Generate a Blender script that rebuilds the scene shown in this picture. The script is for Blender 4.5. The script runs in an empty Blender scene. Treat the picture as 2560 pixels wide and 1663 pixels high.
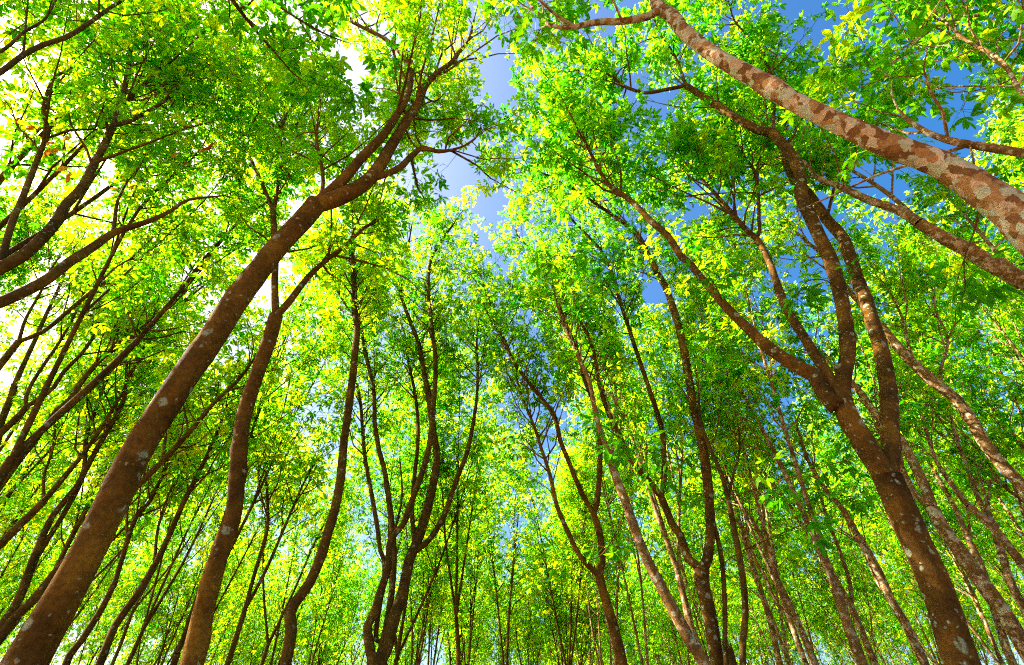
import bpy, math
import numpy as np
R = math.radians
sc = bpy.context.scene

# ------------------------------------------------------------------ camera, sky, sun, exposure
PITCH, LENS, CAM_Z = 44.0, 17.0, 1.6
SUN_AZ, SUN_EL = -84.0, 42.0            # degrees from +Y (minus = to the left), elevation
cam = bpy.data.cameras.new('camera'); cam.lens = LENS; cam.sensor_width = 36; cam.clip_end = 2000
cam.clip_start = 0.05
cam_o = bpy.data.objects.new('camera', cam); sc.collection.objects.link(cam_o)
cam_o.location = (0, 0, CAM_Z); cam_o.rotation_euler = (R(90 + PITCH), 0, 0)
sc.camera = cam_o

w = bpy.data.worlds.new('World'); sc.world = w; w.use_nodes = True
nt = w.node_tree; nt.nodes.clear()
sky = nt.nodes.new('ShaderNodeTexSky'); sky.sky_type = 'NISHITA'; sky.sun_disc = False
sky.sun_elevation = R(SUN_EL); sky.sun_rotation = R(SUN_AZ)
sky.altitude = 0; sky.air_density = 1.0; sky.dust_density = 4.0; sky.ozone_density = 0.5
bg = nt.nodes.new('ShaderNodeBackground'); bg.inputs[1].default_value = 0.058
wo = nt.nodes.new('ShaderNodeOutputWorld')
hs = nt.nodes.new('ShaderNodeHueSaturation'); hs.inputs['Saturation'].default_value = 1.55
nt.links.new(sky.outputs[0], hs.inputs['Color']); nt.links.new(hs.outputs[0], bg.inputs[0]); nt.links.new(bg.outputs[0], wo.inputs[0])

sun = bpy.data.lights.new('sun', 'SUN'); sun.energy = 5.0; sun.angle = R(0.5); sun.color = (1.0, 0.93, 0.80)
sun_o = bpy.data.objects.new('sun', sun); sc.collection.objects.link(sun_o)
sun_o.rotation_euler = (R(90 - SUN_EL), 0, R(180 - SUN_AZ))
sun_o.location = (-30, 10, 40)

vs = sc.view_settings
vs.view_transform = 'Standard'; vs.look = 'None'; vs.exposure = 2.65; vs.gamma = 1.0
vs.use_curve_mapping = False
sc.cycles.max_bounces = 4; sc.cycles.diffuse_bounces = 3; sc.cycles.transmission_bounces = 3
sc.cycles.use_adaptive_sampling = True; sc.cycles.adaptive_threshold = 0.1
sc.cycles.debug_use_spatial_splits = True
sc.cycles.use_denoising = False
sc.cycles.pixel_filter_type = 'BLACKMAN_HARRIS'; sc.cycles.filter_width = 1.1

# ------------------------------------------------------------------ camera geometry (photo pixels -> points in the place)
F = LENS / 36 * 2560
CP, SP = math.cos(R(PITCH)), math.sin(R(PITCH))
def ray(px, py):
    u = (px - 1280) / F; v = (831.5 - py) / F
    return np.array([u, CP - v * SP, SP + v * CP])
def proj(P):
    P = np.atleast_2d(P); x = P[:, 0]; y = P[:, 1]; z = P[:, 2] - CAM_Z
    d = y * CP + z * SP; up = -y * SP + z * CP
    d2 = np.where(d > 0.05, d, 0.05)
    return 1280 + F * x / d2, 831.5 - F * up / d2, d
C = sc.collection

# ------------------------------------------------------------------ materials
def mat(name):
    m = bpy.data.materials.new(name); m.use_nodes = True
    n = m.node_tree.nodes; n.clear()
    out = n.new('ShaderNodeOutputMaterial')
    return m, n, m.node_tree.links, out
def ramp(n, stops, interp='LINEAR'):
    r = n.new('ShaderNodeValToRGB'); cr = r.color_ramp; cr.interpolation = interp
    while len(cr.elements) < len(stops): cr.elements.new(0.5)
    for e, (p, c) in zip(cr.elements, stops):
        e.position = p; e.color = (*c, 1) if len(c) == 3 else c
    return r
def noise(n, l, vec, scale, detail=4, rough=0.55, dist=0.0):
    t = n.new('ShaderNodeTexNoise'); t.inputs['Scale'].default_value = scale
    t.inputs['Detail'].default_value = detail; t.inputs['Roughness'].default_value = rough
    t.inputs['Distortion'].default_value = dist
    l.new(vec, t.inputs['Vector']); return t
def mixc(n, l, fac, a, b, blend='MIX'):
    m = n.new('ShaderNodeMix'); m.data_type = 'RGBA'; m.blend_type = blend
    for sock, v in ((m.inputs[0], fac), (m.inputs[6], a), (m.inputs[7], b)):
        if isinstance(v, (int, float)): sock.default_value = v
        elif isinstance(v, tuple): sock.default_value = (*v, 1)
        else: l.new(v, sock)
    return m.outputs[2]
def math_(n, l, op, a, b=0.0):
    m = n.new('ShaderNodeMath'); m.operation = op
    for sock, v in ((m.inputs[0], a), (m.inputs[1], b)):
        if isinstance(v, (int, float)): sock.default_value = v
        else: l.new(v, sock)
    return m.outputs[0]

def bark(name, dark, mid, moss, pale, cover, lscale, mottled=0.0):
    """brown rubber-tree bark: blotchy brown, orange algae film, pale lichen discs."""
    m, n, l, out = mat(name)
    tc = n.new('ShaderNodeTexCoord'); oi = n.new('ShaderNodeObjectInfo')
    off = n.new('ShaderNodeVectorMath'); off.operation = 'SCALE'; off.inputs[0].default_value = (37, 21, 13)
    l.new(oi.outputs['Random'], off.inputs['Scale'])
    add = n.new('ShaderNodeVectorMath'); add.operation = 'ADD'
    l.new(tc.outputs['Object'], add.inputs[0]); l.new(off.outputs[0], add.inputs[1])
    V = add.outputs[0]
    n1 = noise(n, l, V, 2.2, 5, 0.6); n2 = noise(n, l, V, 22, 5, 0.65); n3 = noise(n, l, V, 90, 3, 0.6)
    r1 = ramp(n, [(0.30, dark), (0.52, mid), (0.72, moss)])
    l.new(n1.outputs[0], r1.inputs[0])
    r2 = ramp(n, [(0.32, (0.45, 0.45, 0.45)), (0.62, (1.15, 1.12, 1.08))])
    l.new(n2.outputs[0], r2.inputs[0])
    col = mixc(n, l, 0.75, r1.outputs[0], r2.outputs[0], 'MULTIPLY')
    # distorted coordinates for the patches
    dv = n.new('ShaderNodeVectorMath'); dv.operation = 'SCALE'; dv.inputs['Scale'].default_value = 0.08
    nd = noise(n, l, V, 14, 3, 0.6); l.new(nd.outputs['Color'], dv.inputs[0])
    av = n.new('ShaderNodeVectorMath'); av.operation = 'ADD'
    l.new(V, av.inputs[0]); l.new(dv.outputs[0], av.inputs[1])
    masks = []
    for sc_, cov in ((lscale, cover), (lscale * 2.7, cover * 0.9)):
        vo = n.new('ShaderNodeTexVoronoi'); vo.inputs['Scale'].default_value = sc_
        l.new(av.outputs[0], vo.inputs['Vector'])
        sep = n.new('ShaderNodeSeparateColor'); l.new(vo.outputs['Color'], sep.inputs[0])
        on = math_(n, l, 'LESS_THAN', sep.outputs[0], cov)
        rad = math_(n, l, 'MULTIPLY', sep.outputs[1], 0.42)
        rad = math_(n, l, 'ADD', rad, 0.06)
        inside = math_(n, l, 'MULTIPLY', math_(n, l, 'SUBTRACT', rad, vo.outputs['Distance']), 9.0)
        cl = n.new('ShaderNodeClamp'); l.new(inside, cl.inputs[0]); inside = cl.outputs[0]
        masks.append(math_(n, l, 'MULTIPLY', on, inside))
    mk = math_(n, l, 'MAXIMUM', masks[0], masks[1])
    broken = ramp(n, [(0.34, (0, 0, 0)), (0.52, (1, 1, 1))]); l.new(n2.outputs[0], broken.inputs[0])
    mk = math_(n, l, 'MULTIPLY', mk, broken.outputs[0])
    mk = math_(n, l, 'MULTIPLY', mk, 0.9)
    pv = ramp(n, [(0.3, tuple(c * 0.72 for c in pale)), (0.7, pale)]); l.new(n3.outputs[0], pv.inputs[0])
    if mottled > 0:
        vo = n.new('ShaderNodeTexVoronoi'); vo.inputs['Scale'].default_value = 15
        mp = n.new('ShaderNodeMapping'); mp.inputs['Scale'].default_value = (1.0, 1.0, 0.8)
        l.new(av.outputs[0], mp.inputs[0]); l.new(mp.outputs[0], vo.inputs['Vector'])
        sep = n.new('ShaderNodeSeparateColor'); l.new(vo.outputs['Color'], sep.inputs[0])
        pr = ramp(n, [(0.0, (0.42, 0.27, 0.15)), (0.22, (0.30, 0.15, 0.055)), (0.38, (0.36, 0.34, 0.21)),
                      (0.55, (0.16, 0.070, 0.022)), (0.70, (0.46, 0.35, 0.23)), (0.86, (0.22, 0.10, 0.032))], 'CONSTANT')
        l.new(sep.outputs[2], pr.inputs[0])
        pm = mixc(n, l, 0.55, pr.outputs[0], r2.outputs[0], 'MULTIPLY')
        blot = ramp(n, [(0.50 - 0.28 * mottled, (0, 0, 0)), (0.60 - 0.28 * mottled, (1, 1, 1))])
        nb = noise(n, l, V, 5.5, 5, 0.62); l.new(nb.outputs[0], blot.inputs[0])
        col = mixc(n, l, blot.outputs[0], col, pm)
    col = mixc(n, l, mk, col, pv.outputs[0])
    b = n.new('ShaderNodeBsdfPrincipled'); b.inputs['Roughness'].default_value = 0.95
    b.inputs['Specular IOR Level'].default_value = 0.06
    l.new(col, b.inputs['Base Color'])
    h = math_(n, l, 'MULTIPLY', n3.outputs[0], 0.35)
    h = math_(n, l, 'ADD', h, n2.outputs[0])
    h = math_(n, l, 'ADD', h, math_(n, l, 'MULTIPLY', mk, 0.25))
    bp = n.new('ShaderNodeBump'); bp.inputs['Strength'].default_value = 0.75; bp.inputs['Distance'].default_value = 0.012
    l.new(h, bp.inputs['Height']); l.new(bp.outputs[0], b.inputs['Normal'])
    l.new(b.outputs[0], out.inputs[0])
    return m
BARK = {
    'brown':   bark('bark_brown',   (0.055, 0.027, 0.006), (0.145, 0.068, 0.010), (0.26, 0.130, 0.014), (0.32, 0.33, 0.20), 0.20, 7.5),
    'lichen':  bark('bark_lichen',  (0.042, 0.021, 0.005), (0.105, 0.050, 0.009), (0.24, 0.108, 0.012), (0.30, 0.33, 0.20), 0.42, 8.5),
    'mottled': bark('bark_mottled', (0.080, 0.040, 0.012), (0.18, 0.090, 0.022), (0.30, 0.145, 0.030), (0.42, 0.41, 0.26), 0.30, 10.0, 0.85),
    'pale':    bark('bark_pale',    (0.090, 0.048, 0.015), (0.20, 0.105, 0.030), (0.30, 0.150, 0.034), (0.44, 0.40, 0.27), 0.60, 10.5, 0.10),
    'dark':    bark('bark_dark',    (0.042, 0.025, 0.006), (0.095, 0.053, 0.010), (0.18, 0.100, 0.012), (0.26, 0.27, 0.16), 0.28, 9.5),
}
def leaf_material(name, d, t, fac=0.5):
    m, n, l, out = mat(name)
    at = n.new('ShaderNodeAttribute'); at.attribute_name = 'tint'
    rd = ramp(n, list(zip((0.0, 0.5, 1.0), d))); rt = ramp(n, list(zip((0.0, 0.5, 1.0), t)))
    l.new(at.outputs['Fac'], rd.inputs[0]); l.new(at.outputs['Fac'], rt.inputs[0])
    b = n.new('ShaderNodeBsdfPrincipled'); b.inputs['Roughness'].default_value = 0.5
    b.inputs['Specular IOR Level'].default_value = 0.07
    l.new(rd.outputs[0], b.inputs['Base Color'])
    tr = n.new('ShaderNodeBsdfTranslucent'); l.new(rt.outputs[0], tr.inputs[0])
    mx = n.new('ShaderNodeMixShader'); mx.inputs[0].default_value = fac
    l.new(b.outputs[0], mx.inputs[1]); l.new(tr.outputs[0], mx.inputs[2])
    l.new(mx.outputs[0], out.inputs[0])
    return m
LEAF = leaf_material('leaf_green',
    ((0.010, 0.085, 0.003), (0.030, 0.160, 0.002), (0.150, 0.280, 0.002)),
    ((0.050, 0.420, 0.002), (0.340, 0.760, 0.002), (0.920, 0.920, 0.003)), 0.62)
DRY = leaf_material('leaf_dry',
    ((0.10, 0.018, 0.006), (0.17, 0.035, 0.008), (0.30, 0.14, 0.010)),
    ((0.30, 0.03, 0.005), (0.55, 0.11, 0.008), (0.80, 0.50, 0.015)), 0.4)

# ------------------------------------------------------------------ mesh helpers
def mesh_from(name, verts, faces, material, tint=None, smooth=False):
    me = bpy.data.meshes.new(name)
    nv, (nf, k) = len(verts), faces.shape
    me.vertices.add(nv); me.vertices.foreach_set('co', np.ascontiguousarray(verts, dtype=np.float32).ravel())
    me.loops.add(nf * k); me.loops.foreach_set('vertex_index', np.ascontiguousarray(faces, dtype=np.int32).ravel())
    me.polygons.add(nf); me.polygons.foreach_set('loop_start', np.arange(0, nf * k, k, dtype=np.int32))
    if smooth: me.polygons.foreach_set('use_smooth', np.ones(nf, dtype=bool))
    if tint is not None:
        a = me.attributes.new('tint', 'FLOAT', 'POINT'); a.data.foreach_set('value', tint.astype(np.float32))
    me.materials.append(material); me.update(calc_edges=True)
    return me
def link(name, data, parent=None, loc=(0, 0, 0)):
    o = bpy.data.objects.new(name, data); C.objects.link(o); o.location = loc
    if parent is not None: o.parent = parent
    return o
def nrm(v):
    return v / (np.linalg.norm(v, axis=-1, keepdims=True) + 1e-9)

def tubes(P, Rr, sides):
    """N curves of K points at once: P (N,K,3), Rr (N,K) -> verts, quads."""
    N, K, _ = P.shape
    T = nrm(np.gradient(P, axis=1))
    ref = np.where(np.abs(T[:, :1, 2:3]) > 0.9, np.array([1.0, 0, 0]), np.array([0, 0, 1.0]))
    A = nrm(np.cross(T, np.broadcast_to(ref, T.shape))); B = np.cross(T, A)
    th = np.linspace(0, 2 * np.pi, sides, endpoint=False)
    V = P[:, :, None] + Rr[:, :, None, None] * (A[:, :, None] * np.cos(th)[:, None] + B[:, :, None] * np.sin(th)[:, None])
    i = np.arange(N * K * sides).reshape(N, K, sides)
    a = i[:, :-1]; b = i[:, 1:]
    q = np.stack([a, np.roll(a, -1, 2), np.roll(b, -1, 2), b], -1).reshape(-1, 4)
    return V.reshape(-1, 3), q

def spline(pts, rad, step):
    """Catmull-Rom through points (n,3) with radii (n,)."""
    D = np.column_stack([pts, rad]); D = np.vstack([2 * D[0] - D[1], D, 2 * D[-1] - D[-2]])
    out = []
    for i in range(1, len(D) - 2):
        p0, p1, p2, p3 = D[i - 1], D[i], D[i + 1], D[i + 2]
        m = max(2, int(np.linalg.norm(p2[:3] - p1[:3]) / step))
        for t in np.linspace(0, 1, m, endpoint=False):
            out.append(0.5 * (2 * p1 + (p2 - p0) * t + (2 * p0 - 5 * p1 + 4 * p2 - p3) * t * t + (3 * p1 - p0 - 3 * p2 + p3) * t ** 3))
    out.append(D[-2]); out = np.array(out)
    return out[:, :3], np.maximum(out[:, 3], 0.002)

def trunk_tube(P, r, sides, rng, rough=0.05, knots=()):
    """one organic stem: parallel-transport frame, uneven girth, branch-scar bulges. knots: (fraction, angle, size)"""
    K = len(P); T = nrm(np.gradient(P, axis=0))
    A = np.zeros_like(P); a = np.cross(T[0], [0.3, 0.9, 0.1]); A[0] = a / np.linalg.norm(a)
    for i in range(1, K):
        a = A[i - 1] - T[i] * np.dot(A[i - 1], T[i]); A[i] = a / np.linalg.norm(a)
    B = np.cross(T, A)
    s = np.concatenate([[0], np.cumsum(np.linalg.norm(np.diff(P, axis=0), axis=1))])
    th = np.linspace(0, 2 * np.pi, sides, endpoint=False)
    S, TH = s[:, None], th[None, :]
    d = np.zeros((K, sides))
    for j in range(7):
        d += rng.uniform(0.3, 1) * np.sin(rng.integers(0, 4) * TH + rng.uniform(1.2, 7.5) * S + rng.uniform(0, 6.3))
    rr = r[:, None] * (1 + rough * d / 2)
    for (f, ang, size) in knots:
        ds = (S - f * s[-1]); da = np.angle(np.exp(1j * (TH - ang)))
        rk = np.interp(f * s[-1], s, r)
        rr = rr + rk * size * np.exp(-(ds / (rk * 0.75)) ** 2) * (0.35 + 0.65 * np.exp(-(da / 0.75) ** 2))
    V = P[:, None] + rr[..., None] * (A[:, None] * np.cos(TH)[..., None] + B[:, None] * np.sin(TH)[..., None])
    i = np.arange(K * sides).reshape(K, sides); a_, b_ = i[:-1], i[1:]
    q = np.stack([a_, np.roll(a_, -1, 1), np.roll(b_, -1, 1), b_], -1).reshape(-1, 4)
    return V.reshape(-1, 3), q
def join(parts):
    vs_, fs_, o = [], [], 0
    for v, f in parts:
        vs_.append(v); fs_.append(f + o); o += len(v)
    return np.concatenate(vs_), np.concatenate(fs_)

# ------------------------------------------------------------------ leaves: three leaflets on a stalk
def leaflet(L, W, droop, curl, fold, level):
    """lanceolate blade along +x, folded on its midrib; level 0: 2 tris, 1: 4 tris, 2: 8 tris"""
    def mid(s): return np.array([s * L * math.cos(droop * s), 0, -L * (math.sin(droop) * s + curl * s * s)])
    def edge(s, w, sg): return mid(s) + np.array([0, sg * w * W / 2, fold * w * W / 2])
    if level == 0:
        v = [mid(0), edge(0.5, 1, 1), mid(1), edge(0.5, 1, -1)]; f = [(0, 1, 2), (0, 2, 3)]
    elif level == 1:
        v = [mid(0), edge(0.55, 1, 1), mid(1), edge(0.55, 1, -1), mid(0.5)]
        f = [(0, 4, 1), (0, 3, 4), (4, 2, 1), (3, 2, 4)]
    else:
        v = [mid(0), edge(0.36, 0.92, 1), mid(0.36), edge(0.36, 0.92, -1), edge(0.72, 0.78, 1), mid(0.72), edge(0.72, 0.78, -1), mid(1)]
        f = [(0, 2, 1), (0, 3, 2), (1, 2, 5), (1, 5, 4), (2, 3, 6), (2, 6, 5), (4, 5, 7), (5, 6, 7)]
    return np.array(v), np.array(f)
def leaf_template(rng, level):
    st = rng.uniform(0.13, 0.22); parts = []
    if level == 2:
        hw = 0.0032
        parts.append((np.array([[0, -hw, 0], [0, hw, 0], [st, hw, -0.02], [st, -hw, -0.02], [st * .5, 0, hw * 2 - .01]]),
                      np.array([(0, 1, 4), (1, 2, 4), (2, 3, 4), (3, 0, 4)])))
    for a, L in ((0, 0.175), (rng.uniform(48, 68), 0.150), (-rng.uniform(48, 68), 0.150)):
        v, f = leaflet(L * rng.uniform(.9, 1.1), 0.064 * rng.uniform(.9, 1.12), rng.uniform(0.15, 0.8), rng.uniform(0.0, 0.35), rng.uniform(0.1, 0.4), level)
        c, s = math.cos(R(a)), math.sin(R(a))
        v = v @ np.array([[c, s, 0], [-s, c, 0], [0, 0, 1.0]]) + np.array([st, 0, -0.02])
        parts.append((v, f))
    return join(parts)
_r = np.random.default_rng(5)
TEMPL = {lv: [leaf_template(_r, lv) for _ in range(6)] for lv in (0, 1, 2)}

def whorl_leaves(tips, dirs, rng, per, bias):
    """leaf frames for every twig tip: returns origin (M,3), basis (M,3,3), size (M,), tint (M,)"""
    n = len(tips); k = per
    d = nrm(dirs); ref = np.where(np.abs(d[:, 2:3]) > 0.9, np.array([[1.0, 0, 0]]), np.array([[0, 0, 1.0]]))
    e1 = nrm(np.cross(d, ref)); e2 = np.cross(d, e1)
    ph = (np.arange(k) * 2.4)[None] + rng.uniform(0, 6.3, (n, 1)) + rng.normal(0, .25, (n, k))
    al = R(38) + R(62) * rng.random((n, k))
    a = (np.cos(al)[..., None] * d[:, None] + np.sin(al)[..., None] * (np.cos(ph)[..., None] * e1[:, None] + np.sin(ph)[..., None] * e2[:, None]))
    a[..., 2] -= 0.22; a = nrm(a)
    org = tips[:, None] - d[:, None] * (rng.random((n, k)) ** 1.5 * 0.28)[..., None]
    up = np.array([0, 0, 1.0]) + rng.normal(0, .45, (n, k, 3))
    z = nrm(np.cross(np.cross(a, up), a)); y = np.cross(z, a)
    basis = np.stack([a, y, z], -2)                     # rows: local x, y, z in world
    size = rng.uniform(0.72, 1.18, (n, k)) * rng.uniform(.85, 1.12, (n, 1))
    tint = np.clip(bias - .06 + rng.normal(0, .24, (n, 1)) + rng.normal(0, .10, (n, k)), 0, 1)
    keep = rng.random((n, k)) < 0.92
    return org[keep], basis[keep], size[keep], tint[keep]
def leaves_mesh(name, org, basis, size, tint, level, rng, material):
    which = rng.integers(0, 6, len(org)); Vs, Fs, Ts, o = [], [], [], 0
    for t in range(6):
        m = which == t
        if not m.any(): continue
        v, f = TEMPL[level][t]; M = int(m.sum())
        W = (np.einsum('vi,mij->mvj', v, basis[m]) * size[m][:, None, None] + org[m][:, None]).reshape(-1, 3)
        Vs.append(W); Fs.append((f[None] + (np.arange(M) * len(v))[:, None, None] + o).reshape(-1, 3)); o += M * len(v)
        Ts.append(np.repeat(tint[m], len(v)))
    return mesh_from(name, np.concatenate(Vs), np.concatenate(Fs), material, np.concatenate(Ts))

# ------------------------------------------------------------------ side branches and twigs
# openings in the canopy where the sky shows (photo pixel centre and half axes): no twig grows into them
GAPS = [(1245, 170, 50, 110, 0), (1165, 425, 45, 45, 0), (775, 500, 90, 70, 0), (70, 640, 90, 90, 0), (560, 215, 40, 45, 0),
        (1170, 1010, 30, 80, 0), (1745, 510, 45, 60, 0), (2370, 190, 60, 60, 0), (2195, 470, 60, 60, 0), (900, 180, 40, 40, 0),
        (250, 470, 40, 50, 0), (2150, 40, 40, 40, 0), (2310, 300, 40, 40, 0), (1180, 60, 25, 60, 0)]
def in_gap(P):
    x, y, d = proj(P); g = np.zeros(len(x), bool)
    for cx, cy, a, b, _ in GAPS: g |= ((x - cx) / a) ** 2 + ((y - cy) / b) ** 2 < 1
    return g & (d > 0.5)
def grow(P, r, rng, h0, density=1.0, length=1.0, s0=0.25, spread=1.0):
    """side branches along a limb -> curves for branches, twigs, and the leafy tips"""
    s = np.concatenate([[0], np.cumsum(np.linalg.norm(np.diff(P, axis=0), axis=1))]); Lt = s[-1]
    T = nrm(np.gradient(P, axis=0))
    br, br_r, tw, tw_r, tips, dirs, own = [], [], [], [], [], [], []
    n = max(2, int(Lt * 2.3 * density)); az = rng.uniform(0, 6.3)
    for k in range(n + 1):
        last = k == n
        f = 1.0 if last else s0 + (1 - s0) * (k + rng.random()) / n
        i = min(len(P) - 1, int(np.searchsorted(s, f * Lt))); p = P[i]; t = T[i]
        if p[2] < h0: continue
        az += 2.4 + rng.normal(0, .4)
        e1 = np.cross(t, [0.2, 0.1, 1.0]); e1 /= np.linalg.norm(e1) + 1e-9; e2 = np.cross(t, e1)
        o = e1 * math.cos(az) + e2 * math.sin(az)
        d = t * (1.0 if last else rng.uniform(.35, .8)) + o * (0.15 if last else 0.85) * spread + np.array([0, 0, rng.uniform(.15, .75)])
        d /= np.linalg.norm(d)
        L = length * rng.uniform(0.7, 1.9) * (1.15 - 0.45 * f); r0 = min(r[i] * 0.6, 0.006 + 0.010 * L)
        bend = rng.normal(0, .22, 3); bend[2] += rng.uniform(-.05, .5)
        q = np.array([p + d * L * x + bend * L * x * x * 0.7 + rng.normal(0, .02, 3) * L * (x > 0) for x in (0, .25, .5, .75, 1)])
        br.append(q); br_r.append(r0 * np.array([1, .85, .68, .5, .32]))
        m = 2 + int(L * 2.6)
        for j in range(m):
            x = 1.0 if j == 0 else rng.uniform(.3, 1)
            b0 = q[0] + (np.array([np.interp(x, (0, .25, .5, .75, 1), q[:, c]) for c in range(3)]) - q[0])
            td = (q[4] - q[3]) / (np.linalg.norm(q[4] - q[3]) + 1e-9) + rng.normal(0, .62 if j else .25, 3) + np.array([0, 0, .25])
            td /= np.linalg.norm(td); l_ = rng.uniform(.18, .62)
            c_ = b0 + td * l_ * .5 + rng.normal(0, .03, 3); e_ = b0 + td * l_ + np.array([0, 0, .06 * l_])
            tw.append([b0, c_, e_]); tw_r.append((0.0055, 0.004, 0.0028)); tips.append(e_); dirs.append(e_ - c_); own.append(len(br) - 1)
    if not br: return None
    return (np.array(br), np.array(br_r), np.array(tw), np.array(tw_r), np.array(tips), np.array(dirs), np.array(own))
# ------------------------------------------------------------------ ground
def ground():
    xs = np.unique(np.concatenate([np.linspace(-600, -60, 10), np.linspace(-60, 60, 61), np.linspace(60, 600, 10)]))
    X, Y = np.meshgrid(xs, xs); Z = 0.05 * np.sin(X * .9) * np.cos(Y * .7) + 0.03 * np.sin(X * 2.3 + Y)
    v = np.column_stack([X.ravel(), Y.ravel(), Z.ravel() - 0.05]); n = len(xs)
    i = np.arange(n * n).reshape(n, n)
    f = np.stack([i[:-1, :-1], i[:-1, 1:], i[1:, 1:], i[1:, :-1]], -1).reshape(-1, 4)
    m, nn, l, out = mat('leaf_litter')
    tc = nn.new('ShaderNodeTexCoord'); n1 = noise(nn, l, tc.outputs['Object'], 0.8, 6, 0.7); n2 = noise(nn, l, tc.outputs['Object'], 14, 5, 0.7)
    r1 = ramp(nn, [(0.35, (0.10, 0.055, 0.025)), (0.55, (0.20, 0.12, 0.055)), (0.7, (0.07, 0.11, 0.02))]); l.new(n1.outputs[0], r1.inputs[0])
    r2 = ramp(nn, [(0.3, (0.5, 0.5, 0.5)), (0.7, (1.2, 1.15, 1.1))]); l.new(n2.outputs[0], r2.inputs[0])
    b = nn.new('ShaderNodeBsdfPrincipled'); b.inputs['Roughness'].default_value = 0.9
    l.new(mixc(nn, l, 0.8, r1.outputs[0], r2.outputs[0], 'MULTIPLY'), b.inputs['Base Color'])
    bp = nn.new('ShaderNodeBump'); bp.inputs['Strength'].default_value = 0.8; bp.inputs['Distance'].default_value = 0.03
    l.new(n2.outputs[0], bp.inputs['Height']); l.new(bp.outputs[0], b.inputs['Normal']); l.new(b.outputs[0], out.inputs[0])
    o = link('ground', mesh_from('ground', v, f, m, smooth=True)); o['kind'] = 'structure'
ground()

# ------------------------------------------------------------------ single leaves (shared meshes)
LEAF_TINTS = (0.12, 0.32, 0.50, 0.68, 0.88)
LEAF_MESH = {}
for ti, tv in enumerate(LEAF_TINTS):
    for k in range(6):
        v, f = TEMPL[2][k]
        LEAF_MESH[ti, k] = mesh_from('leaf', v, f, LEAF, np.full(len(v), tv))
from mathutils import Matrix
def leaf_objects(parent, origin, org, basis, size, tint, rng, name='leaf'):
    for p, B, s, t in zip(org, basis, size, tint):
        ti = int(np.argmin([abs(t - q) for q in LEAF_TINTS]))
        o = bpy.data.objects.new(name, LEAF_MESH[ti, int(rng.integers(0, 6))])
        M = np.eye(4); M[:3, :3] = (B * s).T; M[:3, 3] = p - origin
        C.objects.link(o); o.parent = parent; o.matrix_local = Matrix(M.tolist())

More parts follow.
